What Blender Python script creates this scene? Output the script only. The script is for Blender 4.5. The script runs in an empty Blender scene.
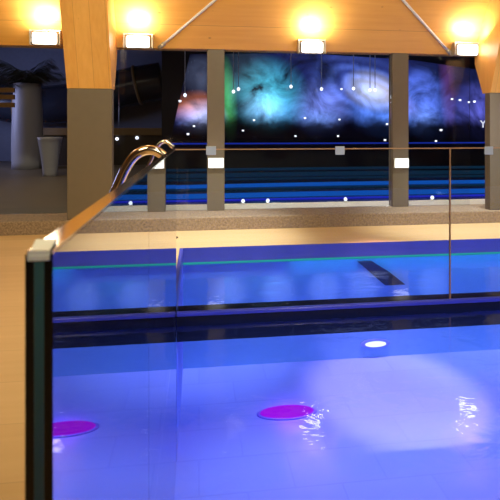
import bpy, bmesh, math, random
from mathutils import Vector, Matrix
random.seed(7)
S = bpy.context.scene
COL = S.collection
PI = math.pi

# ------------------------------------------------------------------ camera
TH = math.atan(51/440.0)          # yaw to the right of the room's depth axis
F = 440.0
HZ = 130.0
EYE = 1.14
cam = bpy.data.cameras.new('camera')
camo = bpy.data.objects.new('camera', cam); COL.objects.link(camo)
camo.location = (0, 0, EYE)
camo.rotation_euler = (PI/2, 0, -TH)
cam.sensor_width = 36; cam.lens = 36*F/500; cam.shift_y = -(250-HZ)/500
cam.clip_start = 0.02
cam.dof.use_dof = True; cam.dof.focus_distance = 4.0; cam.dof.aperture_fstop = 8.0
S.camera = camo
S.view_settings.view_transform = 'Standard'
S.view_settings.look = 'None'
S.view_settings.exposure = 0.0
S.view_settings.gamma = 1.0

# ------------------------------------------------------------------ world, lights
w = bpy.data.worlds.new('world'); S.world = w; w.use_nodes = True
w.node_tree.nodes['Background'].inputs[0].default_value = (0.02, 0.018, 0.022, 1)
w.node_tree.nodes['Background'].inputs[1].default_value = 1.0

def area(name, loc, size, power, color, direction=(0, 0, -1), size_y=None, spread=PI):
    l = bpy.data.lights.new(name, 'AREA')
    l.shape = 'RECTANGLE'; l.size = size; l.size_y = size_y or size
    l.energy = power; l.color = color; l.spread = spread
    o = bpy.data.objects.new(name, l); COL.objects.link(o)
    o.location = loc
    o.rotation_euler = Vector(direction).to_track_quat('-Z', 'Y').to_euler()
    return o
def point(name, loc, power, color, r=0.05):
    l = bpy.data.lights.new(name, 'POINT'); l.energy = power; l.color = color; l.shadow_soft_size = r
    o = bpy.data.objects.new(name, l); COL.objects.link(o); o.location = loc
    return o
def spot(name, loc, target, power, color, ang, blend=0.6, r=0.1):
    l = bpy.data.lights.new(name, 'SPOT'); l.energy = power; l.color = color
    l.spot_size = ang; l.spot_blend = blend; l.shadow_soft_size = r
    o = bpy.data.objects.new(name, l); COL.objects.link(o); o.location = loc
    o.rotation_euler = (Vector(target)-Vector(loc)).to_track_quat('-Z', 'Y').to_euler()
    return o

WARM = (1.0, 0.74, 0.44)
BLUE = (0.42, 0.56, 1.0)
# unseen fill lights added above and behind the camera for hall and deck
area('hall_fill_left', (-1.9, 1.8, 4.0), 1.2, 78, (1.0, 0.80, 0.42), (-0.1, 0.1, -1))
area('hall_fill_right', (2.6, 2.6, 4.0), 2.0, 36, WARM, (0, 0.35, -1))
spot('hall_fill_rear', (0.6, -1.8, 3.9), (0.8, 5.2, 1.2), 1050, (1.0, 0.9, 0.6), math.radians(75), 0.8)
spot('coping_fill_left', (0.5, 3.6, 4.1), (0.1, 4.75, 0), 1350, (0.88, 0.95, 1.0), math.radians(34), 0.9)
spot('coping_fill_right', (3.6, 3.6, 4.1), (3.2, 4.75, 0), 1350, (0.88, 0.95, 1.0), math.radians(40), 0.9)
# pool lighting
area('pool_light_ledge', (2.4, 3.08, -0.31), 5.0, 22, BLUE, (0, 0.0, -1), 0.12, math.radians(130))
area('pool_light_near', (2.4, 0.7, -0.5), 5.2, 34, BLUE, (0, 1, -1.1), 0.4, math.radians(110))
area('pool_light_right', (5.6, 2.4, -0.6), 3.0, 24, BLUE, (-1, -0.1, -0.3), 0.6)
area('pool_light_far', (2.9, 3.22, -0.31), 5.6, 3.6, (0.16, 0.44, 1.0), (0, 1, -0.5), 0.1, math.radians(100))
area('pool_light_teal', (3.4, 4.22, -0.165), 5.0, 3.6, (0.02, 0.72, 0.75), (0, 0.5, -1), 0.05)
for wx in (0.30, 0.78, 1.25, 1.68, 2.4):
    spot('reflection_spot', (wx, 3.25, -0.32), (wx, 4.3, -0.45), 22.0, (1.0, 0.8, 0.95), math.radians(22), 1.0, 0.04)  # added spots; their pale patches stand in for reflections on the far water
spot('pool_spot', (1.9, 3.72, 3.95), (1.72, 3.72, -1.17), 2300, (1, 0.62, 0.72), math.radians(20), 0.6)
# far hall
area('far_hall_fill', (-3.5, 8.3, 3.6), 2.5, 42, (1, 0.82, 0.55))  # unseen light added for the planters and far floor
area('far_hall_blue', (-7.6, 11.6, 2.0), 1.4, 90, (0.5, 0.55, 1.0), (1, 0.25, -0.05))
area('basin_fill', (5.0, 9.5, 4.0), 4.0, 24, (0.5, 0.55, 1.0))  # unseen blue light added to lift the dark wall and basin
area('sill_fill', (2.5, 5.75, 2.0), 6.0, 70, (1, 0.93, 0.8), (0, 0.1, -1), 0.2, math.radians(70))  # unseen light added to brighten the grey sill

# ------------------------------------------------------------------ helpers
def lin(c):
    return tuple(((v/255)/12.92 if v/255 <= 0.04045 else ((v/255+0.055)/1.055)**2.4) for v in c)
def rgba(c): return (*lin(c), 1)
def ray(u, v):
    xc = (u-250)/F; zc = (HZ-v)/F
    return Vector((xc*math.cos(TH)+math.sin(TH), -xc*math.sin(TH)+math.cos(TH), zc))
def atY(u, v, Y):
    r = ray(u, v); d = Y/r.y
    return Vector((r.x*d, Y, EYE+r.z*d))
def atZ(u, v, Z):
    r = ray(u, v); d = (Z-EYE)/r.z
    return Vector((r.x*d, r.y*d, Z))

def nodes(name):
    m = bpy.data.materials.new(name); m.use_nodes = True
    nt = m.node_tree; nt.nodes.clear()
    out = nt.nodes.new('ShaderNodeOutputMaterial')
    return m, nt, out
def N(nt, t, ins=None, **kw):
    n = nt.nodes.new(t)
    for k, v in kw.items(): setattr(n, k, v)
    if ins:
        for k, v in ins.items():
            if isinstance(v, bpy.types.NodeSocket): nt.links.new(v, n.inputs[k])
            else: n.inputs[k].default_value = v
    return n
def pbsdf(nt, out, ins):
    b = N(nt, 'ShaderNodeBsdfPrincipled', ins); nt.links.new(b.outputs[0], out.inputs[0]); return b
def simple(name, c, rough=0.5, metal=0.0, var=0.12, scale=14, bump=0.0, spec=0.5):
    m, nt, out = nodes(name)
    tc = N(nt, 'ShaderNodeTexCoord')
    no = N(nt, 'ShaderNodeTexNoise', {'Vector': tc.outputs['Object'], 'Scale': scale, 'Detail': 4})
    l = lin(c)
    mx = N(nt, 'ShaderNodeMix', {0: no.outputs[0], 6: (*[v*(1-var) for v in l], 1), 7: (*[min(1, v*(1+var)) for v in l], 1)}, data_type='RGBA')
    ins = {'Base Color': mx.outputs[2], 'Roughness': rough, 'Metallic': metal, 'Specular IOR Level': spec}
    if bump:
        bp = N(nt, 'ShaderNodeBump', {'Strength': bump, 'Height': no.outputs[0], 'Distance': 0.01})
        ins['Normal'] = bp.outputs[0]
    pbsdf(nt, out, ins)
    return m
def emit(name, c, s):
    m, nt, out = nodes(name)
    e = N(nt, 'ShaderNodeEmission', {0: rgba(c), 1: s}); nt.links.new(e.outputs[0], out.inputs[0])
    return m
def wood(name, c1, c2, axis, width, seam_axis, rough=0.45, seam=0.03, seamdark=0.45, knots=True, grain=1.0):
    """axis: index along the grain; seam_axis: index across the boards."""
    m, nt, out = nodes(name)
    tc = N(nt, 'ShaderNodeTexCoord')
    sc = [22.0, 22.0, 22.0]; sc[axis] = 1.3
    mp = N(nt, 'ShaderNodeMapping', {'Vector': tc.outputs['Object'], 'Scale': sc})
    no = N(nt, 'ShaderNodeTexNoise', {'Vector': mp.outputs[0], 'Scale': 1.0, 'Detail': 6, 'Distortion': 0.4})
    sx = N(nt, 'ShaderNodeSeparateXYZ', {0: tc.outputs['Object']})
    dv = N(nt, 'ShaderNodeMath', {0: sx.outputs[seam_axis], 1: 1.0/width}, operation='MULTIPLY')
    fl = N(nt, 'ShaderNodeMath', {0: dv.outputs[0]}, operation='FLOOR')
    fr = N(nt, 'ShaderNodeMath', {0: dv.outputs[0]}, operation='FRACT')
    wn = N(nt, 'ShaderNodeTexWhiteNoise', {'W': fl.outputs[0]}, noise_dimensions='1D')
    sm = N(nt, 'ShaderNodeMath', {0: fr.outputs[0], 1: seam}, operation='LESS_THAN')
    f1 = N(nt, 'ShaderNodeMath', {0: no.outputs[0], 1: 0.75*grain, 2: 0.1}, operation='MULTIPLY_ADD')
    f2 = N(nt, 'ShaderNodeMath', {0: wn.outputs[0], 1: 0.35, 2: f1.outputs[0]}, operation='MULTIPLY_ADD')
    mx = N(nt, 'ShaderNodeMix', {0: f2.outputs[0], 6: rgba(c1), 7: rgba(c2)}, data_type='RGBA', clamp_factor=True)
    cur = mx.outputs[2]
    if knots:
        ks = [3.2, 3.2, 3.2]; ks[axis] = 1.9
        mk = N(nt, 'ShaderNodeMapping', {'Vector': tc.outputs['Object'], 'Scale': ks})
        vo = N(nt, 'ShaderNodeTexVoronoi', {'Vector': mk.outputs[0], 'Scale': 1.6})
        kk = N(nt, 'ShaderNodeMapRange', {0: vo.outputs['Distance'], 1: 0.03, 2: 0.075, 3: 0.6, 4: 0.0})
        mx2 = N(nt, 'ShaderNodeMix', {0: kk.outputs[0], 6: cur, 7: rgba((110, 62, 24))}, data_type='RGBA')
        cur = mx2.outputs[2]
    sf = N(nt, 'ShaderNodeMath', {0: sm.outputs[0], 1: seamdark}, operation='MULTIPLY')
    mx3 = N(nt, 'ShaderNodeMix', {0: sf.outputs[0], 6: cur, 7: rgba((90, 52, 22))}, data_type='RGBA')
    pbsdf(nt, out, {'Base Color': mx3.outputs[2], 'Roughness': rough, 'Specular IOR Level': 0.4})
    return m
def fresnel_glass(name, tint, ior=1.5, extra=0.0):
    m, nt, out = nodes(name)
    tr = N(nt, 'ShaderNodeBsdfTransparent', {0: tint})
    gl = N(nt, 'ShaderNodeBsdfGlossy', {0: (1, 1, 1, 1), 'Roughness': 0.0})
    fr = N(nt, 'ShaderNodeFresnel', {0: ior})
    ad = N(nt, 'ShaderNodeMath', {0: fr.outputs[0], 1: extra}, operation='ADD')
    mx = N(nt, 'ShaderNodeMixShader', {0: ad.outputs[0], 1: tr.outputs[0], 2: gl.outputs[0]})
    nt.links.new(mx.outputs[0], out.inputs[0])
    return m

class MB:
    def __init__(self): self.bm = bmesh.new()
    def box(self, x0, x1, y0, y1, z0, z1, bevel=0):
        vs = [self.bm.verts.new((x, y, z)) for x in (x0, x1) for y in (y0, y1) for z in (z0, z1)]
        q = [(0, 1, 3, 2), (4, 6, 7, 5), (0, 4, 5, 1), (2, 3, 7, 6), (0, 2, 6, 4), (1, 5, 7, 3)]
        fs = [self.bm.faces.new([vs[i] for i in f]) for f in q]
        if bevel:
            es = list({e for f in fs for e in f.edges})
            bmesh.ops.bevel(self.bm, geom=es, offset=bevel, segments=2, affect='EDGES', profile=0.5)
        return self
    def prism(self, pts, ext):
        """pts: 3-D polygon, ext: extrusion vector."""
        a = [self.bm.verts.new(p) for p in pts]; b = [self.bm.verts.new(Vector(p)+Vector(ext)) for p in pts]
        n = len(pts)
        self.bm.faces.new(a); self.bm.faces.new(b[::-1])
        for i in range(n): self.bm.faces.new((a[i], b[i], b[(i+1) % n], a[(i+1) % n]))
        return self
    def tube(self, pts, r, seg=12, cap=True):
        pts = [Vector(p) for p in pts]; rings = []
        rr = r if isinstance(r, (list, tuple)) else [r]*len(pts)
        up = Vector((0.13, 0.27, 0.95))
        for i, p in enumerate(pts):
            t = (pts[min(i+1, len(pts)-1)]-pts[max(i-1, 0)]).normalized()
            a = t.cross(up)
            if a.length < 1e-3: a = t.cross(Vector((1, 0, 0)))
            a.normalize(); b = t.cross(a)
            rings.append([self.bm.verts.new(p+(a*math.cos(2*PI*k/seg)+b*math.sin(2*PI*k/seg))*rr[i]) for k in range(seg)])
        for i in range(len(rings)-1):
            for k in range(seg):
                self.bm.faces.new((rings[i][k], rings[i][(k+1) % seg], rings[i+1][(k+1) % seg], rings[i+1][k]))
        if cap: self.bm.faces.new(rings[0][::-1]); self.bm.faces.new(rings[-1])
        return self
    def lathe(self, prof, c=(0, 0, 0), seg=28, sx=1, sy=1):
        c = Vector(c); rings = []
        for (r, z) in prof:
            rings.append([self.bm.verts.new(c+Vector((r*sx*math.cos(2*PI*k/seg), r*sy*math.sin(2*PI*k/seg), z))) for k in range(seg)])
        for i in range(len(rings)-1):
            for k in range(seg):
                self.bm.faces.new((rings[i][k], rings[i][(k+1) % seg], rings[i+1][(k+1) % seg], rings[i+1][k]))
        self.bm.faces.new(rings[0][::-1]); self.bm.faces.new(rings[-1])
        return self
    def build(self, name, mat, parent=None, smooth=False, recalc=True):
        if recalc: bmesh.ops.recalc_face_normals(self.bm, faces=self.bm.faces)
        me = bpy.data.meshes.new(name); self.bm.to_mesh(me); self.bm.free()
        mats = mat if isinstance(mat, list) else [mat]
        for m in mats: me.materials.append(m)
        if smooth:
            for p in me.polygons: p.use_smooth = True
        o = bpy.data.objects.new(name, me); COL.objects.link(o)
        if parent:
            o.parent = parent
            # geometry is given in world space: undo the parent's placement
            o.matrix_parent_inverse = Matrix.Translation(-parent.location) if parent.type == 'EMPTY' else Matrix.Identity(4)
        return o
def thing(name, label, cat, loc=(0, 0, 0), group=None):
    o = bpy.data.objects.new(name, None); COL.objects.link(o); o.location = loc
    o.empty_display_size = 0.1
    return tag(o, label, cat, group)
def tag(o, label=None, cat=None, group=None, kind=None):
    if label: o['label'] = label
    if cat: o['category'] = cat
    if group: o['group'] = group
    if kind: o['kind'] = kind
    return o
def struct(o, label=None):
    o['kind'] = 'structure'
    if label: o['label'] = label
    return o

# ------------------------------------------------------------------ materials
M = {}
M['ceiling'] = wood('ceiling_boards', (200, 132, 52), (232, 172, 86), 0, 0.34, 2, rough=0.4, seam=0.012, seamdark=0.5)
M['beam'] = wood('glulam', (204, 136, 58), (236, 178, 96), 2, 0.165, 0, rough=0.4, seam=0.02, seamdark=0.45)
M['deck'] = wood('deck_tile', (198, 158, 106), (222, 186, 136), 0, 0.30, 1, rough=0.42, seam=0.012, seamdark=0.22, knots=False, grain=0.8)
M['column'] = simple('column_paint', (108, 94, 76), 0.55, var=0.06)
M['dark'] = simple('dark_wall', (24, 23, 30), 0.6)
M['hallceil'] = simple('hall_ceiling', (120, 84, 48), 0.7)
M['wallwarm'] = simple('hall_wall', (120, 98, 72), 0.7)
M['farfloor'] = simple('far_floor', (112, 100, 82), 0.45, var=0.15, scale=3)
M['sill'] = simple('sill_stone', (150, 140, 125), 0.35, var=0.15, scale=6)
M['steel'] = simple('polished_steel', (225, 215, 200), 0.12, 1.0, var=0.04)
M['rod'] = simple('white_steel_rod', (225, 220, 212), 0.4)
M['alu'] = simple('lamp_housing', (190, 180, 165), 0.4, 0.6)
M['lamp'] = emit('lamp_white', (255, 246, 228), 14)
M['lampsoft'] = emit('lamp_soft', (255, 250, 240), 2.2)
M['spark'] = emit('spot_white', (235, 240, 255), 2.0)
M['ledge'] = simple('black_ledge', (16, 13, 16), 0.18, var=0.2)
M['edge'] = simple('glass_edge_tan', (170, 130, 95), 0.3)
M['edge_dark'] = simple('glass_edge_black', (10, 16, 18), 0.25)
M['edge_teal'] = simple('interlayer_teal', (60, 112, 118), 0.4, var=0.05)
M['white_pot'] = simple('white_planter', (165, 163, 170), 0.5, var=0.04)
M['leaf'] = simple('palm_leaf', (34, 42, 28), 0.5, var=0.3)
M['slide'] = simple('slide_tube', (38, 46, 62), 0.25, var=0.1)
M['beige'] = simple('beige_ledge', (150, 122, 82), 0.5)
M['tealstrip'] = emit('teal_strip', (60, 215, 205), 0.55)
M['bluerefl'] = emit('blue_reflection', (14, 84, 178), 1.0)
M['violetrefl'] = emit('violet_reflection', (34, 40, 190), 1.0)
M['dimrefl'] = emit('dim_reflection', (10, 40, 62), 1.0)
M['blueline'] = emit('blue_line', (24, 44, 150), 1.0)
M['magenta'] = emit('magenta_lens', (176, 20, 236), 1.0)
M['winglass'] = fresnel_glass('window_glass', (0.93, 0.94, 0.95, 1), 1.35)
M['frontglass'] = fresnel_glass('balustrade_glass', (0.94, 0.97, 0.98, 1), 1.4)

def stone():
    m, nt, out = nodes('curb_stone')
    tc = N(nt, 'ShaderNodeTexCoord')
    n1 = N(nt, 'ShaderNodeTexNoise', {'Vector': tc.outputs['Object'], 'Scale': 45.0, 'Detail': 6, 'Roughness': 0.75})
    cr = N(nt, 'ShaderNodeValToRGB', {0: n1.outputs[0]})
    cr.color_ramp.elements[0].position = 0.3; cr.color_ramp.elements[0].color = rgba((92, 74, 56))
    cr.color_ramp.elements[1].position = 0.72; cr.color_ramp.elements[1].color = rgba((178, 150, 122))
    bp = N(nt, 'ShaderNodeBump', {'Strength': 0.5, 'Height': n1.outputs[0], 'Distance': 0.01})
    pbsdf(nt, out, {'Base Color': cr.outputs[0], 'Roughness': 0.7, 'Normal': bp.outputs[0]})
    return m
M['stone'] = stone()
def tiles():
    m, nt, out = nodes('pool_tiles')
    tc = N(nt, 'ShaderNodeTexCoord')
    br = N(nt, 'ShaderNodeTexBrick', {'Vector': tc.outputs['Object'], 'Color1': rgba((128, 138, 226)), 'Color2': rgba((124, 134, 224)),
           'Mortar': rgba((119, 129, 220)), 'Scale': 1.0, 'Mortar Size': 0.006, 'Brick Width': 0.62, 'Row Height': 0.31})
    pbsdf(nt, out, {'Base Color': br.outputs[0], 'Roughness': 0.5})
    return m
M['tiles'] = tiles()
def walltiles():
    m, nt, out = nodes('pool_rim_tiles')
    tc = N(nt, 'ShaderNodeTexCoord')
    no = N(nt, 'ShaderNodeTexNoise', {'Vector': tc.outputs['Object'], 'Scale': 3.0})
    mx = N(nt, 'ShaderNodeMix', {0: no.outputs[0], 6: rgba((58, 66, 160)), 7: rgba((78, 78, 176))}, data_type='RGBA')
    pbsdf(nt, out, {'Base Color': mx.outputs[2], 'Roughness': 0.3})
    return m
M['rim'] = walltiles()
def water():
    m, nt, out = nodes('pool_water')
    tc = N(nt, 'ShaderNodeTexCoord')
    mp = N(nt, 'ShaderNodeMapping', {'Vector': tc.outputs['Object'], 'Scale': (2.2, 3.4, 1)})
    n1 = N(nt, 'ShaderNodeTexNoise', {'Vector': mp.outputs[0], 'Scale': 1.6, 'Detail': 3, 'Distortion': 0.6})
    n2 = N(nt, 'ShaderNodeTexNoise', {'Vector': mp.outputs[0], 'Scale': 9.0, 'Detail': 2})
    ad = N(nt, 'ShaderNodeMath', {0: n2.outputs[0], 1: 0.12, 2: n1.outputs[0]}, operation='MULTIPLY_ADD')
    bp = N(nt, 'ShaderNodeBump', {'Strength': 0.08, 'Height': ad.outputs[0], 'Distance': 0.05})
    tr = N(nt, 'ShaderNodeBsdfTransparent', {0: (0.78, 0.86, 1, 1)})
    gl = N(nt, 'ShaderNodeBsdfGlossy', {0: (1, 1, 1, 1), 'Roughness': 0.03, 'Normal': bp.outputs[0]})
    fr = N(nt, 'ShaderNodeFresnel', {0: 1.42, 'Normal': bp.outputs[0]})
    mx = N(nt, 'ShaderNodeMixShader', {0: fr.outputs[0], 1: tr.outputs[0], 2: gl.outputs[0]})
    nt.links.new(mx.outputs[0], out.inputs[0])
    return m
M['water'] = water()
def mirror_glass():
    m, nt, out = nodes('reflective_glass')
    tr = N(nt, 'ShaderNodeBsdfTransparent', {0: (0.8, 0.84, 0.9, 1)})
    gl = N(nt, 'ShaderNodeBsdfGlossy', {0: (0.97, 0.97, 1, 1), 'Roughness': 0.0})
    lw = N(nt, 'ShaderNodeFresnel', {0: 1.5})
    f = N(nt, 'ShaderNodeMath', {0: lw.outputs[0], 1: 0.5, 2: 0.48}, operation='MULTIPLY_ADD', use_clamp=True)
    mx = N(nt, 'ShaderNodeMixShader', {0: f.outputs[0], 1: tr.outputs[0], 2: gl.outputs[0]})
    nt.links.new(mx.outputs[0], out.inputs[0])
    return m
M['mirror'] = mirror_glass()
M['reflpale'] = simple('reflection_pale', (165, 172, 185), 0.3)
M['clear'] = fresnel_glass('clear_layer', (0.8, 0.84, 0.86, 1), 1.02)

# ------------------------------------------------------------------ the setting
XP0, XP1 = -0.181, -0.153           # the left glass pane
YC = 3.04                           # the front glass line
YF = 4.30                           # far pool edge
YB = 5.02                           # stone curb front
YW = 5.40                           # window line
XR = 6.0
WZ = -0.15; PZ = -1.17
b = MB()
b.box(-6, XP0-0.004, -3, YB, -0.12, 0)
b.box(XP0-0.004, XP1, YF, YB, -0.12, 0)
b.box(XP1, XR+2, YF, YB, -0.06, 0)
struct(b.build('floor', M['deck']))
b = MB()                            # pool basin: floor, far wall, left wall beyond the glass, right, near
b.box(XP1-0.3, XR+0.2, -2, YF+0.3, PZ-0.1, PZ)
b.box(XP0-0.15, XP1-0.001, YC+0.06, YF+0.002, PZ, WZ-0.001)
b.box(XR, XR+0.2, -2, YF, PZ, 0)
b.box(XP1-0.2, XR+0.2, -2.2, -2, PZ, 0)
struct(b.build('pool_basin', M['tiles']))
b = MB(); b.box(XP1-0.2, XR+0.2, YF+0.002, YF+0.2, PZ, WZ)
struct(b.build('wall_pool', simple('pale_pool_tiles', (114, 154, 214), 0.5, var=0.05)))
b = MB()
b.box(XP1-0.001, XR, YF-0.004, YF+0.05, WZ, -0.002)
b.box(XP0-0.003, XP1-0.001, YC+0.06, YF-0.004, WZ, -0.001)
struct(b.build('trim_1', M['rim']))
b = MB(); b.box(-6, XR+2, YB, YW+0.1, -0.1, 0.15, bevel=0.012)
struct(b.build('trim_2', M['stone']))
# sloped wooden ceiling rising from the eave
EZ = 2.13; SL = math.tan(math.radians(61))
def cz(y): return EZ+SL*(YW-y)
b = MB()
t = 0.12
y2 = YW-(4.3-EZ)/SL
b.prism([(-6, YW, EZ), (-6, y2, 4.3), (-6, y2, 4.5), (-6, YW+0.18, 4.5), (-6, YW+0.18, EZ)], (XR+8, 0, 0))
struct(b.build('ceiling', M['ceiling']))
b = MB(); b.box(-6, XR+2, -3, y2, 4.3, 4.5); struct(b.build('ceiling_hall', M['hallceil']))
b = MB(); b.box(-6.2, -6, -3, YW+0.2, -1.3, 4.5); struct(b.build('wall_left', M['wallwarm']))
b = MB(); b.box(-8.2, -8, YW, 15.6, -0.1, 4.5); struct(b.build('wall_left_beyond', M['dark']))
b = MB(); b.box(XR+2, XR+2.2, -3, YW, -1.3, 4.5); struct(b.build('wall_right', M['wallwarm']))
b = MB(); b.box(-6, XR+2, -3.2, -3, -1.3, 4.5); struct(b.build('wall_rear', M['wallwarm']))
# hall beyond the windows; its right part stands in for their reflections
FZ = 0.10
XD = -0.75
b = MB(); b.box(-8, XD, YW+0.1, 15.6, -0.1, FZ); struct(b.build('floor_beyond', M['farfloor']))
b = MB(); b.box(XD, 14, YW+0.1, 6.08, -0.1, FZ+0.02); struct(b.build('trim_3', M['sill']))
b = MB(); b.box(XD, 14, 6.08, 12, -0.1, FZ-0.02); struct(b.build('floor_pool_reflection', simple('dark_basin_reflection', (10, 12, 24), 0.2)))
b = MB(); b.box(-1.0, 14, 12.06, 12.3, -0.1, 4.5); struct(b.build('wall_back_reflection', M['dark']))
b = MB(); b.box(-8.2, -1.0, 15.6, 15.8, -0.1, 4.5); struct(b.build('wall_back_left', simple('slate_wall', (120, 128, 150), 0.6)))
b = MB(); b.box(-8.2, 14, YW+0.2, 15.8, 4.3, 4.5); struct(b.build('ceiling_beyond', M['dark']))
b = MB(); b.box(14, 14.2, YW, 12.3, -0.1, 4.5); struct(b.build('wall_right_beyond', M['dark']))

# windows between the columns
colx = [(-1.446, -0.964), (0.100, 0.312), (2.475, 2.69), (3.57, 4.05)]
spans = [(-5.9, -1.446), (-0.964, 0.100), (0.312, 2.475), (2.69, 3.57)]
for i, (x0, x1) in enumerate(spans):
    b = MB(); b.box(x0+0.002, x1-0.002, YW+0.06, YW+0.068, 0.152, EZ+0.05)
    struct(b.build('window_%d' % (i+1), M['winglass']))

# ------------------------------------------------------------------ columns, beams
labs = ['wide taupe column under the left timber beam', 'narrow taupe column left of the centre with a square light',
        'narrow taupe column right of the spiral galaxy with a square light', 'taupe column cut by the right edge under a timber beam']
for i, (x0, x1) in enumerate(colx):
    wide = i in (0, 3)
    y0 = 5.055 if wide else YW+0.01
    b = MB(); b.box(x0, x1, y0, y0+(0.1 if wide else 0.12), 0.151, 1.6 if wide else EZ+0.03, bevel=0.004)
    tag(b.build('column', M['column']), labs[i], 'column')
for i, (x0, x1) in enumerate((colx[0], colx[3])):
    b = MB()
    prof = [(5.05, 1.601), (4.77, 2.55), (4.42, 3.74), (4.8, 3.74), (5.36, 2.35), (5.36, 2.0), (5.2, 1.601)]
    b.prism([(x0, y, z) for y, z in prof], (x1-x0, 0, 0))
    bm = b.bm
    bmesh.ops.recalc_face_normals(bm, faces=bm.faces)
    tag(b.build('roof_beam', M['beam']), ['thick laminated timber beam end above the wide left column', 'laminated timber beam end at the right edge of the view'][i], 'beam')

# tension rods below the ceiling
def onceil(u, v, off=0.03):
    r = ray(u, v)                   # plane z = EZ+SL*(YW-y) - off
    d = (EZ+SL*YW-off-EYE)/(r.z+SL*r.y)
    return Vector((0, 0, EYE))+r*d
for (p, q, lab) in (((160, 47), (215, 0), 'white steel bracing rod slanting across the ceiling on the left'),
                    ((450, 53), (403, 0), 'white steel bracing rod slanting across the ceiling on the right')):
    a = onceil(*p); c = onceil(*q); c2 = a+(c-a)*1.9
    o = thing('bracing_rod', lab, 'rod', a)
    MB().tube([a, c2], 0.016, 10).build('rod', M['rod'], o, True)
    k = (c2-a).normalized()
    MB().tube([a-k*0.02, a+k*0.07], 0.026, 10).build('end_fitting', M['alu'], o, True)

# floodlights along the eave
lampspec = [(45, 38.5, 'glowing floodlight at the eave left of the timber beam'),
            (138, 42, 'glowing floodlight just right of the left timber beam'),
            (312, 47.5, 'glowing round-cornered floodlight at the middle of the eave'),
            (467, 50, 'glowing floodlight at the eave beside the right beam')]
for u, v, lab in lampspec:
    c = atY(u, v, 5.28); x, z = c.x, c.z
    o = thing('floodlight', lab, 'light', (x, 5.28, z-0.06))
    hs = MB().box(x-0.14, x+0.14, 5.27, 5.33, z-0.075, z+0.075, 0.012).build('housing', M['alu'], o)
    MB().box(x-0.13, x+0.13, 5.25, 5.275, z-0.064, z+0.064, 0.02).build('diffuser', M['lamp'], hs)
    br = MB(); br.box(x-0.17, x-0.155, 5.27, 5.36, z-0.07, z+0.10); br.box(x+0.155, x+0.17, 5.27, 5.36, z-0.07, z+0.10)
    br.box(x-0.17, x+0.17, 5.29, 5.31, z+0.09, z+0.10)
    br.build('bracket', M['alu'], hs)
    area('floodlight_glow', (x, 5.1, z+0.14), 0.2, 7.5, (1, 0.92, 0.78), (0, 0.6, 1), 0.1)

# square lights on the narrow columns
for i, (u, v) in enumerate(((216.3, 163), (404.3, 163))):
    x0, x1 = colx[1+i]; xm = (x0+x1)/2
    z = atY(u, v, YW).z
    o = thing('wall_light', ['square white light on the narrow column left of the centre', 'square white light on the narrow column near the spiral galaxy'][i], 'light', (xm, YW, z-0.07))
    MB().box(xm-0.1, xm+0.1, YW-0.015, YW+0.012, z-0.065, z+0.065, 0.006).build('housing', M['alu'], o)
    MB().box(xm-0.092, xm+0.092, YW-0.03, YW-0.013, z-0.058, z+0.058, 0.006).build('diffuser', M['lampsoft'], o)

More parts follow.
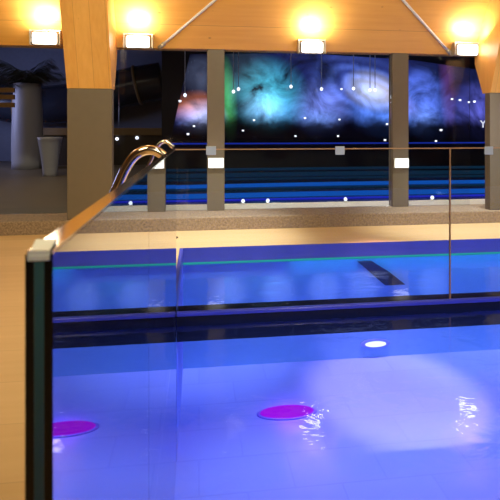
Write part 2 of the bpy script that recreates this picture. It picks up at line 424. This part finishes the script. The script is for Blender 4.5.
# ------------------------------------------------------------------ galaxy mural: its window reflection built as a glowing panel
YM = 12.0
def mural_reflection_mat():
    m, nt, out = nodes('galaxy_reflection')
    tc = N(nt, 'ShaderNodeTexCoord'); co = tc.outputs['Object']
    nz = N(nt, 'ShaderNodeTexNoise', {'Vector': co, 'Scale': 1.1, 'Detail': 7, 'Roughness': 0.62, 'Distortion': 0.8})
    nz2 = N(nt, 'ShaderNodeTexNoise', {'Vector': co, 'Scale': 2.6, 'Detail': 5, 'Roughness': 0.6, 'Distortion': 0.5})
    cur = None
    def add(c):
        nonlocal cur
        if cur is None: cur = c; return
        a = N(nt, 'ShaderNodeVectorMath', {0: cur, 1: c}, operation='ADD'); cur = a.outputs[0]
    def blob(u, v, ru, rv, c, k=1.0, rot=0, turb=0.7, pw=1.5, ring=None):
        p = atY(u, v, YM); ppm = ray(u, v).y*F/YM
        mp = N(nt, 'ShaderNodeMapping', {'Vector': co, 'Location': (p.x, YM, p.z), 'Rotation': (0, math.radians(rot), 0), 'Scale': (ru/ppm, 6, rv/ppm)}, vector_type='TEXTURE')
        g = N(nt, 'ShaderNodeTexGradient', {'Vector': mp.outputs[0]}, gradient_type='SPHERICAL')
        pp = N(nt, 'ShaderNodeMath', {0: g.outputs[1], 1: pw}, operation='POWER')
        n3 = N(nt, 'ShaderNodeMapRange', {0: nz.outputs[0], 1: 0.3, 2: 0.7, 3: max(0, 1-1.25*turb), 4: 1+turb})
        mu = N(nt, 'ShaderNodeMath', {0: pp.outputs[0], 1: n3.outputs[0]}, operation='MULTIPLY')
        fac = mu.outputs[0]
        if ring:
            wv = N(nt, 'ShaderNodeTexWave', {'Vector': mp.outputs[0], 'Scale': ring, 'Distortion': 5.0, 'Detail': 3, 'Detail Scale': 1.2}, wave_type='RINGS', rings_direction='SPHERICAL')
            w2 = N(nt, 'ShaderNodeMapRange', {0: wv.outputs['Fac'], 3: 0.25, 4: 1.3})
            m2 = N(nt, 'ShaderNodeMath', {0: fac, 1: w2.outputs[0]}, operation='MULTIPLY'); fac = m2.outputs[0]
        l = lin(c)
        sc = N(nt, 'ShaderNodeVectorMath', {0: (l[0]*k, l[1]*k, l[2]*k), 'Scale': fac}, operation='SCALE')
        add(sc.outputs[0])
    add(N(nt, 'ShaderNodeCombineXYZ', {0: 0.004, 1: 0.005, 2: 0.02}).outputs[0])
    blob(360, 85, 150, 60, (40, 52, 130), 1.0, turb=0.9, pw=1.0)
    blob(372, 92, 74, 36, (90, 120, 215), 1.2, 17, 0.5, 1.2, ring=1.3)
    blob(374, 91, 36, 22, (215, 220, 225), 1.3, 17, 0.3, 1.2)
    blob(392, 96, 40, 14, (170, 130, 110), 0.5, 35, 0.5, 1.2)
    blob(382, 118, 44, 22, (80, 130, 235), 1.4, 12, 0.6, 1.2)
    blob(269, 96, 44, 42, (62, 165, 185), 1.9, 0, 1.0, 1.3)
    blob(263, 108, 26, 24, (150, 190, 240), 1.1, 0, 0.6, 1.3)
    blob(278, 112, 40, 20, (80, 130, 210), 1.0, 0, 0.6, 1.3)
    blob(322, 108, 34, 34, (120, 140, 235), 1.5, 0, 0.7, 1.3)
    blob(318, 120, 30, 14, (110, 160, 235), 0.8, 0, 0.5, 1.3)
    blob(190, 106, 26, 16, (215, 120, 80), 1.3, -18, 0.6, 1.2)
    blob(202, 117, 28, 20, (185, 195, 245), 1.8, 0, 0.4, 1.2)
    blob(186, 120, 26, 16, (80, 100, 210), 0.9, 0, 0.4, 1.2)
    blob(200, 75, 20, 22, (100, 110, 140), 0.7, 0, 0.5, 1.0)
    blob(228, 100, 10, 46, (70, 165, 90), 1.4, -4, 0.4, 1.0)
    blob(246, 80, 34, 40, (60, 80, 74), 0.9, 0, 0.5, 1.0)
    blob(426, 104, 30, 44, (80, 110, 215), 1.5, -15, 0.9, 1.2)
    blob(424, 120, 20, 20, (120, 160, 245), 1.0, 0, 0.6, 1.3)
    blob(484, 114, 46, 36, (92, 96, 205), 1.5, 0, 0.8, 1.2)
    blob(447, 82, 9, 60, (90, 44, 88), 1.0, -3, 0.3, 0.8)
    # stars
    vo = N(nt, 'ShaderNodeTexVoronoi', {'Vector': co, 'Scale': 7.0})
    st = N(nt, 'ShaderNodeMapRange', {0: vo.outputs['Distance'], 1: 0.03, 2: 0.09, 3: 0.35, 4: 0.0})
    ss = N(nt, 'ShaderNodeMath', {0: st.outputs[0], 1: nz2.outputs[0]}, operation='MULTIPLY')
    sv = N(nt, 'ShaderNodeVectorMath', {0: (0.7, 0.8, 1.0), 'Scale': ss.outputs[0]}, operation='SCALE'); add(sv.outputs[0])
    # the mural reflection runs to black along its lower border
    sx = N(nt, 'ShaderNodeSeparateXYZ', {0: co})
    zz = N(nt, 'ShaderNodeMath', {0: nz2.outputs[0], 1: 0.55, 2: sx.outputs[2]}, operation='MULTIPLY_ADD')
    zb = atY(330, 128, YM).z; zt = atY(330, 108, YM).z
    fd = N(nt, 'ShaderNodeMapRange', {0: zz.outputs[0], 1: zb+0.27, 2: zt+0.2, 3: 0.06, 4: 1.0}, interpolation_type='SMOOTHSTEP')
    fin = N(nt, 'ShaderNodeVectorMath', {0: cur, 'Scale': fd.outputs[0]}, operation='SCALE')
    e = N(nt, 'ShaderNodeEmission', {0: fin.outputs[0], 1: 1.0})
    gl = N(nt, 'ShaderNodeBsdfGlossy', {'Color': (0.04, 0.04, 0.04, 1), 'Roughness': 0.2})
    ad = N(nt, 'ShaderNodeAddShader', {0: e.outputs[0], 1: gl.outputs[0]})
    nt.links.new(ad.outputs[0], out.inputs[0])
    return m
pts = [atY(u, v, YM) for u, v in ((190, 54), (170, 142.2), (520, 142.0), (520, 76), (412, 60), (300, 53))]
mur = MB().prism(pts, (0, 0.05, 0)).build('galaxy_mural_reflection', mural_reflection_mat())
tag(mur, 'wide glowing galaxy mural reflection with nebulae and a spiral behind the columns', 'mural')

# letter on the mural
tcu = bpy.data.curves.new('letter', 'FONT'); tcu.body = 'Y'; tcu.size = 0.30; tcu.extrude = 0.01; tcu.align_x = 'CENTER'
to = bpy.data.objects.new('letter_tmp', tcu); COL.objects.link(to)
dg = bpy.context.evaluated_depsgraph_get()
me = bpy.data.meshes.new_from_object(to.evaluated_get(dg))
bpy.data.objects.remove(to)
p = atY(483, 127.5, YM-0.04)
for v in me.vertices: v.co = Vector((p.x+v.co.x, p.y-v.co.z, p.z+v.co.y))
me.materials.clear(); me.materials.append(emit('letter_white', (215, 220, 240), 1.0))
lo = bpy.data.objects.new('wall_letter', me); COL.objects.link(lo)
tag(lo, 'white letter Y on the right end of the galaxy mural', 'letter')

# hanging lamps before the mural
grpA = 'pendant lamps before the galaxy'
for (u, v, top, lab) in ((185, 95, 66, 'pendant bulb at the left end of the mural, left of the first narrow column'),
        (233.5, 91.5, 60, 'lower left of two close pendant bulbs before the green glow'),
        (238.5, 89, 60, 'upper right of two close pendant bulbs before the green glow'),
        (291, 86.5, 58, 'lone pendant bulb at the right side of the teal nebula'),
        (321.5, 89, 62, 'lone pendant bulb above the lavender nebula'),
        (353.5, 88.5, 62, 'lone pendant bulb left of the bright galaxy core'),
        (370, 90, 62, 'left of two close pendant bulbs before the bright galaxy core'),
        (375, 90, 62, 'right of two close pendant bulbs before the bright galaxy core')):
    p = atY(u, v, YM-0.25); tp = atY(u, top, YM-0.25)
    o = thing('pendant_lamp', lab, 'lamp', p, grpA)
    MB().tube([p+Vector((0, 0, 0.03)), (p.x, p.y, 4.3)], 0.011, 6).build('cord', simple('cord_grey', (225, 225, 232), 0.4), o)
    MB().lathe([(0.012, 0.045), (0.034, 0.03), (0.046, 0), (0.034, -0.035), (0.008, -0.05)], p, 12).build('bulb', M['spark'], o, True)
for (u, v, lab) in ((341.5, 89, 'round white lamp reflection at the left rim of the spiral galaxy'),
        (452, 99, 'round white spotlight leftmost of the row right of the second narrow column'),
        (460, 100, 'round white spotlight second from the left in the row right of the second narrow column'),
        (469, 102, 'round white spotlight third from the left in the row right of the second narrow column'),
        (474.5, 101.5, 'round white spotlight rightmost of the row by the letter Y'),
        (254, 120, 'round white spotlight on the dark edge below the green glow'),
        (243, 130.5, 'lone small white spotlight low in the black below the green glow'),
        (305, 118, 'round white spotlight between the teal and the lavender nebula'),
        (339.5, 119.5, 'round white spotlight at the lower left of the spiral galaxy'),
        (387, 124, 'round white spotlight just left of the second narrow column, upper one'),
        (295.5, 136, 'small white spotlight in the black strip below the teal nebula'),
        (338, 136, 'small white spotlight in the black strip below the spiral galaxy'),
        (385, 140, 'small white spotlight just left of the second narrow column, lower one'),
        (441, 130, 'round white spotlight below the blue swirl, upper right of two'),
        (436, 141, 'round white spotlight below the blue swirl, lower left of two'),
        (194, 126, 'round white spotlight under the orange nebula, upper of two'),
        (188, 134, 'round white spotlight under the orange nebula, lower of two'),
        (180, 101, 'round white lamp reflection at the left tip of the mural')):
    p = atY(u, v, YM-0.025)  # lamp reflections in the windows, built as glowing dots
    s = random.uniform(0.032, 0.042)
    o = MB().lathe([(s*0.4, 0.6*s), (s*0.85, 0.5*s), (s, 0), (s*0.7, -0.6*s), (s*0.2, -0.8*s)], p, 10).build('glint', M['spark'], None, True)
    tag(o, lab, 'light', 'round lamp glints on the mural')
# blue light line under the mural
o = MB().box(atY(168, 142, YM).x, 12.5, YM-0.06, YM+0.055, atY(300, 144.0, YM).z, atY(300, 142.7, YM).z).build('light_strip', M['blueline'])
tag(o, 'thin blue light strip running under the galaxy mural', 'light strip')

# pool reflections in the windows, built as glowing bands on the dark basin
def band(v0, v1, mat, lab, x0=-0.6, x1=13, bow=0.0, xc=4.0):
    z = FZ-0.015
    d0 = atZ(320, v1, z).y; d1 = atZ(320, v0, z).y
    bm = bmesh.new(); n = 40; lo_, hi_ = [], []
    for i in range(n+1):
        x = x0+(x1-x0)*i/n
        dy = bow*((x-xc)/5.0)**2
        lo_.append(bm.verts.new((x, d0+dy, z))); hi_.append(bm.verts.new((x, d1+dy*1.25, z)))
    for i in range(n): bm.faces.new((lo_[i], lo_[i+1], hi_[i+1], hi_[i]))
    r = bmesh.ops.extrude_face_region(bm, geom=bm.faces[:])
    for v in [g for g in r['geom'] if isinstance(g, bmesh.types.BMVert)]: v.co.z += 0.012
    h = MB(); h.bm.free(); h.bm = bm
    return tag(h.build('reflection_band', mat), lab, 'light band')
band(167.5, 169.5, M['dimrefl'], 'dim teal reflection band farthest back in the dark basin', bow=-0.15)
band(172, 175.5, M['dimrefl'], 'dim teal reflection band behind the bright blue bands', bow=-0.2)
band(182.5, 185.5, M['bluerefl'], 'bright blue reflection band across the middle of the dark basin', bow=-0.2)
band(177.3, 178.6, M['dimrefl'], 'hair thin teal reflection band just behind the bright blue band', bow=-0.2)
band(187.3, 188.3, M['dimrefl'], 'thin teal reflection band just before the bright blue band', bow=-0.15)
band(191.8, 195.8, M['bluerefl'], 'wide blue reflection band nearest the sill', bow=-0.1)
band(198.0, 199.0, M['violetrefl'], 'violet blue reflection line right behind the grey sill', bow=-0.03)

for (u, lab) in ((241, 'small round reflection dot on the grey sill right of the first narrow column'), (342.5, 'small round reflection dot on the grey sill below the spiral galaxy'),
                 (433, 'small round reflection dot on the grey sill right of the second narrow column'), (265, 'small round reflection dot on the grey sill below the teal nebula')):
    p = atZ(u, 200.6, FZ+0.02)
    o = thing('sill_glint', lab, 'lamp', (p.x, 6.03, FZ+0.021))  # white reflection dots in the windows, built as small glowing bulbs
    MB().lathe([(0.03, 0), (0.03, 0.012), (0.012, 0.02)], (p.x, 6.03, FZ+0.021), 12).build('base', M['alu'], o, True)
    MB().lathe([(0.01, 0.018), (0.024, 0.03), (0.026, 0.045), (0.012, 0.066)], (p.x, 6.03, FZ+0.021), 12).build('bulb', M['spark'], o, True)

# ------------------------------------------------------------------ pool water, ledge, strips
b = MB()
vs = [b.bm.verts.new(p) for p in ((XP1+0.001, -1.99, WZ), (XR-0.001, -1.99, WZ), (XR-0.001, YF-0.005, WZ), (XP1+0.001, YF-0.005, WZ))]
b.bm.faces.new(vs)
o = b.build('pool_water', M['water'], recalc=False)
tag(o, 'blue lit rippling pool water', 'water', kind='stuff')
led = MB().box(XP1+0.002, XR, 3.0, 3.14, -0.29, -0.0995, 0.004).build('pool_ledge', M['ledge'])
MB().box(XP1+0.003, XR-0.001, 2.985, 3.022, -0.115, -0.088, 0.006).build('lip', simple('painted_blue_sheen', (52, 58, 190), 0.3), led, True)['label'] = 'blue reflection painted as a rounded nosing'  # blue reflection along the ledge top, put into this strip's colour
tag(led, 'glossy black ledge across the pool under the clear glass', 'ledge')
o = MB().box(XP1+0.002, XR, YF-0.012, YF-0.005, WZ-0.012, WZ+0.008).build('light_strip', M['tealstrip'])
tag(o, 'teal light strip along the far pool waterline', 'light strip')

# dark slanted bar standing against the far wall below the water
q = [atY(u, v, YF-0.016) for u, v in ((357, 261), (371, 260.6), (388, 271), (404, 283.5), (384, 284.5))]
o = MB().prism(q, (0, -0.03, 0)).build('slanted_bar', simple('dark_bar', (22, 26, 48), 0.4))
tag(o, 'dark slanted bar under water against the far pool wall', 'bar')

# white lamp set in the far wall under the ledge
p = atY(375, 343.3, YF-0.004)
o = thing('wall_lamp', 'white oval lamp under water in the far pool wall below the ledge', 'lamp', p)
MB().prism([p+Vector((0.155*math.cos(t*PI/12), 0, 0.046*math.sin(t*PI/12))) for t in range(24)], (0, -0.012, 0)).build('rim', simple('pale_rim', (120, 130, 225), 0.3), o)
MB().prism([p+Vector((0.11*math.cos(t*PI/12), -0.013, 0.027*math.sin(t*PI/12))) for t in range(24)], (0, -0.01, 0)).build('lens', emit('lamp_pool_white', (240, 245, 255), 1.6), o)

# magenta underwater lamp
p = atZ(287, 413, PZ)
o = thing('underwater_lamp', 'oval magenta lamp glowing on the pool floor', 'lamp', (p.x, p.y, PZ))
MB().lathe([(0.25, 0.0), (0.25, 0.006), (0.23, 0.01)], (p.x, p.y, PZ+0.001), 36, 1, 0.36).build('rim', simple('lamp_rim', (120, 90, 226), 0.4), o, True)
MB().lathe([(0.225, 0.0), (0.215, 0.008), (0.12, 0.016), (0.02, 0.02)], (p.x, p.y, PZ+0.009), 36, 1, 0.36).build('lens', M['magenta'], o, True)
area('underwater_lamp_glow', (p.x+0.04, p.y, PZ+0.12), 0.2, 0.9, (0.7, 0.12, 1.0), (0, 0, -1), 0.1)

# ------------------------------------------------------------------ glass balustrade
ZT = 1.009
# left run: two laminated panels with a reflective inner face
lspan = [(0.485, 1.378), (1.382, YC-0.012)]
llab = ['thick laminated glass panel nearest the camera with a dark polished edge', 'reflective laminated glass panel between the near panel and the corner']
for i, (y0, y1) in enumerate(lspan):
    o = thing('glass_panel', llab[i], 'glass panel', ((XP0+XP1)/2, y0, PZ))
    def layer(name, x0, x1, mface, medge, lab=None):
        b = MB(); b.box(x0, x1, y0, y1, PZ+0.002, ZT)
        q = b.build(name, [mface, medge], o)
        for pl in q.data.polygons:
            if abs(pl.normal.x) < 0.5: pl.material_index = 1
        if lab: q['label'] = lab
        return q
    layer('glass_layer', XP0, XP0+0.009, M['clear'], M['edge_dark'])
    layer('interlayer', XP0+0.00905, XP1-0.00905, M['clear'], M['edge_teal'], 'teal grey interlayer')
    layer('glass_layer', XP1-0.009, XP1, M['mirror'], M['edge_dark'])
    b = MB(); b.box(XP0+0.001, XP1-0.001, y0+0.001, y1, ZT, ZT+0.004)
    b.build('top_edge', M['steel'], o)
    if i == 0:
        MB().prism([(XP0+0.003, y0-0.002, ZT-0.006), (XP0+0.003, y0-0.002, ZT-0.001), (XP0+0.003, y0+0.022, ZT+0.011), (XP0+0.003, y0+0.022, ZT+0.0042), (XP0+0.003, y0-0.0005, ZT+0.0042), (XP0+0.003, y0-0.0005, ZT-0.006)], (XP1-XP0-0.006, 0, 0)).build('end_cap', simple('cap_highlight', (253, 252, 248), 0.4, var=0.0), o)  # near-white cap, sloped to catch light as the end highlight
# front run: clear panels on the ledge
fspan = [(XP1-0.01, 1.828), (1.832, 3.75)]
flab = ['clear glass panel standing on the black ledge between the corner and the joint', 'clear glass panel on the black ledge at the right edge']
for i, (x0, x1) in enumerate(fspan):
    o = thing('glass_panel', flab[i], 'glass panel', (x0, YC, -0.1))
    MB().box(x0+0.003, x1-0.003, YC-0.004, YC+0.004, -0.099, ZT-0.006).build('glass', M['frontglass'], o)
    MB().box(x0, x1, YC-0.007, YC+0.007, ZT-0.006, ZT+0.001).build('top_edge', M['edge'], o)
    MB().box(x0, x0+0.003, YC-0.004, YC+0.004, -0.099, ZT-0.006).build('side_edge', M['edge_dark'] if i == 0 else M['edge'], o)
    MB().box(x1-0.003, x1, YC-0.004, YC+0.004, -0.099, ZT-0.006).build('side_edge', M['edge'], o)
    for u in ((211, 339.5), (488,))[i]:
        c = atY(u, 150.5, YC)
        MB().box(c.x-0.034, c.x+0.034, YC-0.012, YC-0.0075, c.z-0.03, c.z+0.03, 0.002).build('reflection_patch', M['reflpale'], o)  # soft white reflections on the glass, built as pale boxes

# ------------------------------------------------------------------ hand rails by the pool steps
def smooth_path(pts, n=10):
    P = [Vector(p) for p in pts]; out = []
    for i in range(len(P)-1):
        p0 = P[max(i-1, 0)]; p1 = P[i]; p2 = P[i+1]; p3 = P[min(i+2, len(P)-1)]
        for k in range(n):
            t = k/n
            out.append(0.5*((2*p1)+(-p0+p2)*t+(2*p0-5*p1+4*p2-p3)*t*t+(-p0+3*p1-3*p2+p3)*t**3))
    out.append(P[-1]); return out
for (Y, px, lab, r) in ((3.75, ((106, 212), (116, 190), (126, 168), (136, 155), (148, 150), (159, 152.5), (167, 161), (170, 174)), 'curved polished steel handrail rising behind the glass', 0.042),
                        (4.7, ((146, 176), (152, 158), (158, 146), (165, 141.5), (171, 146), (173.5, 156)), 'smaller curved steel handrail behind the first', 0.02)):
    P = [atY(u, v, Y) for u, v in px]
    P = [Vector((P[0].x-0.06, Y, 0.012))]+P+[Vector((P[-1].x-0.02, Y, 0.012))]
    o = thing('handrail', lab, 'handrail', P[0])
    MB().tube(smooth_path(P), r, 16).build('rail_tube', M['steel'], o, True)
    for q in (P[0], P[-1]):
        MB().lathe([(0.07, 0.0), (0.07, 0.008), (0.04, 0.014)], (q.x, Y, 0.001), 24).build('base_flange', M['steel'], o, True)

# ------------------------------------------------------------------ left hall: planters, slide, ledge
def vase(c, h, rb, rt, name, label, waist=None):
    prof = []
    for i in range(13):
        t = i/12; r = rb+(rt-rb)*t**1.4
        if waist: r -= waist*math.sin(PI*t)
        prof.append((r, h*t))
    prof += [(rt*0.88, h), (rt*0.85, h-0.08), (0.02, h-0.08)]
    return prof
# tall column planter with palm
c = atZ(27.5, 168.5, FZ)
o = thing('potted_palm', 'dark palm in a tall pale column planter at the far left', 'plant', c)
ht = atY(27, 84, c.y).z-FZ
rb = 13.2/F*c.length*0.96
MB().lathe(vase(c, ht, rb, rb*0.86, '', '', -0.02), c, 36).build('planter', M['white_pot'], o, True)
top = c+Vector((0, 0, ht))
for k in range(24):
    a = 2*PI*k/24*5+random.uniform(-.15, .15); L = random.uniform(0.9, 1.2); el = random.uniform(0.0, 1.4)
    d = Vector((math.cos(a), math.sin(a), 0))
    b = MB(); prev = []
    pth = []
    for s in range(13):
        t = s/12
        pth.append(top+d*(L*t*math.cos(el*(1-t*0.4)))+Vector((0, 0, L*(math.sin(el)*t-0.42*t*t))))
    b.tube(pth, [0.014*(1-0.8*i/12) for i in range(13)], 5)
    side = d.cross(Vector((0, 0, 1)))
    for s in range(1, 13):
        for sg in (-1, 1):
            for hh in (0, .5):
                bp = pth[s-1].lerp(pth[s], hh); ll = 0.34*math.sin(PI*min(1, (s/13)*.85+.12))
                tip = bp+side*sg*ll+d*0.12-Vector((0, 0, 0.10+0.1*random.random()))
                w_ = d*0.016
                v1 = b.bm.verts.new(bp-w_); v2 = b.bm.verts.new(bp+w_); v3 = b.bm.verts.new(tip); v4 = b.bm.verts.new(bp.lerp(tip, .5)+Vector((0, 0, .015)))
                b.bm.faces.new((v1, v4, v3)); b.bm.faces.new((v4, v2, v3))
    b.build('frond', M['leaf'], o)
# small vase planter
c = atZ(50, 176, FZ)
h = atY(50, 137, c.y).z-FZ; sc = c.y/F
o = tag(MB().lathe(vase(c, h, 6.3*sc, 11.2*sc, '', ''), c, 32).build('planter', M['white_pot'], None, True), 'small flared white planter between the tall planter and the left column', 'planter')
# slide tube sweeping behind
pth = smooth_path([(-7.2, 14.7, 2.3), (-5.6, 14.7, 1.95), (-4.2, 14.7, 2.0), (-3.0, 14.7, 2.35), (-2.0, 14.7, 2.6), (-1.2, 14.7, 2.75)], 8)
o = thing('water_slide', 'dark tube water slide in the far hall behind the left column', 'slide', (-4, 14, FZ))
MB().tube(pth, 0.62, 24).build('tube', M['slide'], o, True)
for i in (8, 20, 32):
    t_ = (pth[i+1]-pth[i]).normalized()*0.04
    MB().tube([pth[i]-t_, pth[i]+t_], 0.66, 24).build('flange', M['beige'], o, True)
for x, y in ((-4.9, 14.7), (-2.6, 14.7)):
    MB().tube([(x, y, FZ), (x, y, 1.2)], 0.06, 12).build('support_post', M['alu'], o, True)
# beige ledge and dark counter
o = thing('bar_counter', 'dark counter with a beige top below the slide', 'counter', (-2.5, 12.9, FZ))
MB().box(-5.2, -1.05, 13.4, 13.9, FZ+0.001, 0.98).build('front', simple('counter_front', (58, 48, 38), 0.5), o)
MB().box(-5.3, -1.02, 13.3, 13.95, 0.981, 1.2, 0.02).build('top', M['beige'], o)
# wooden slat screen at far left
o = thing('slat_screen', 'yellowish wooden slat screen beside the tall planter at left', 'screen', (-6.6, 11.2, FZ))
for v in (90, 97, 105):
    a = atY(-20, v, 11.2); c2 = atY(14, v, 11.2)
    MB().box(a.x, c2.x, 11.2, 11.26, a.z-0.05, a.z+0.06).build('slat', simple('slat_wood', (150, 108, 50), 0.5), o)
MB().box(-6.4, -6.3, 11.26, 11.33, FZ, 2.2).build('post', M['dark'], o)
# small glints of light on the counter
for (u, v, lab) in ((117, 139, 'small white lamp on the counter right of the wide column'), (137, 138, 'tiny white lamp standing farther right on the counter'),
                    (40.5, 154, 'narrow white lamp between the two planters')):
    p = atY(u, v, 13.348)
    q = MB().lathe([(0.02, -0.04), (0.045, -0.02), (0.05, 0.02), (0.02, 0.05)], p, 12).build('small_lamp', M['spark'], None, True)
    tag(q, lab, 'lamp')
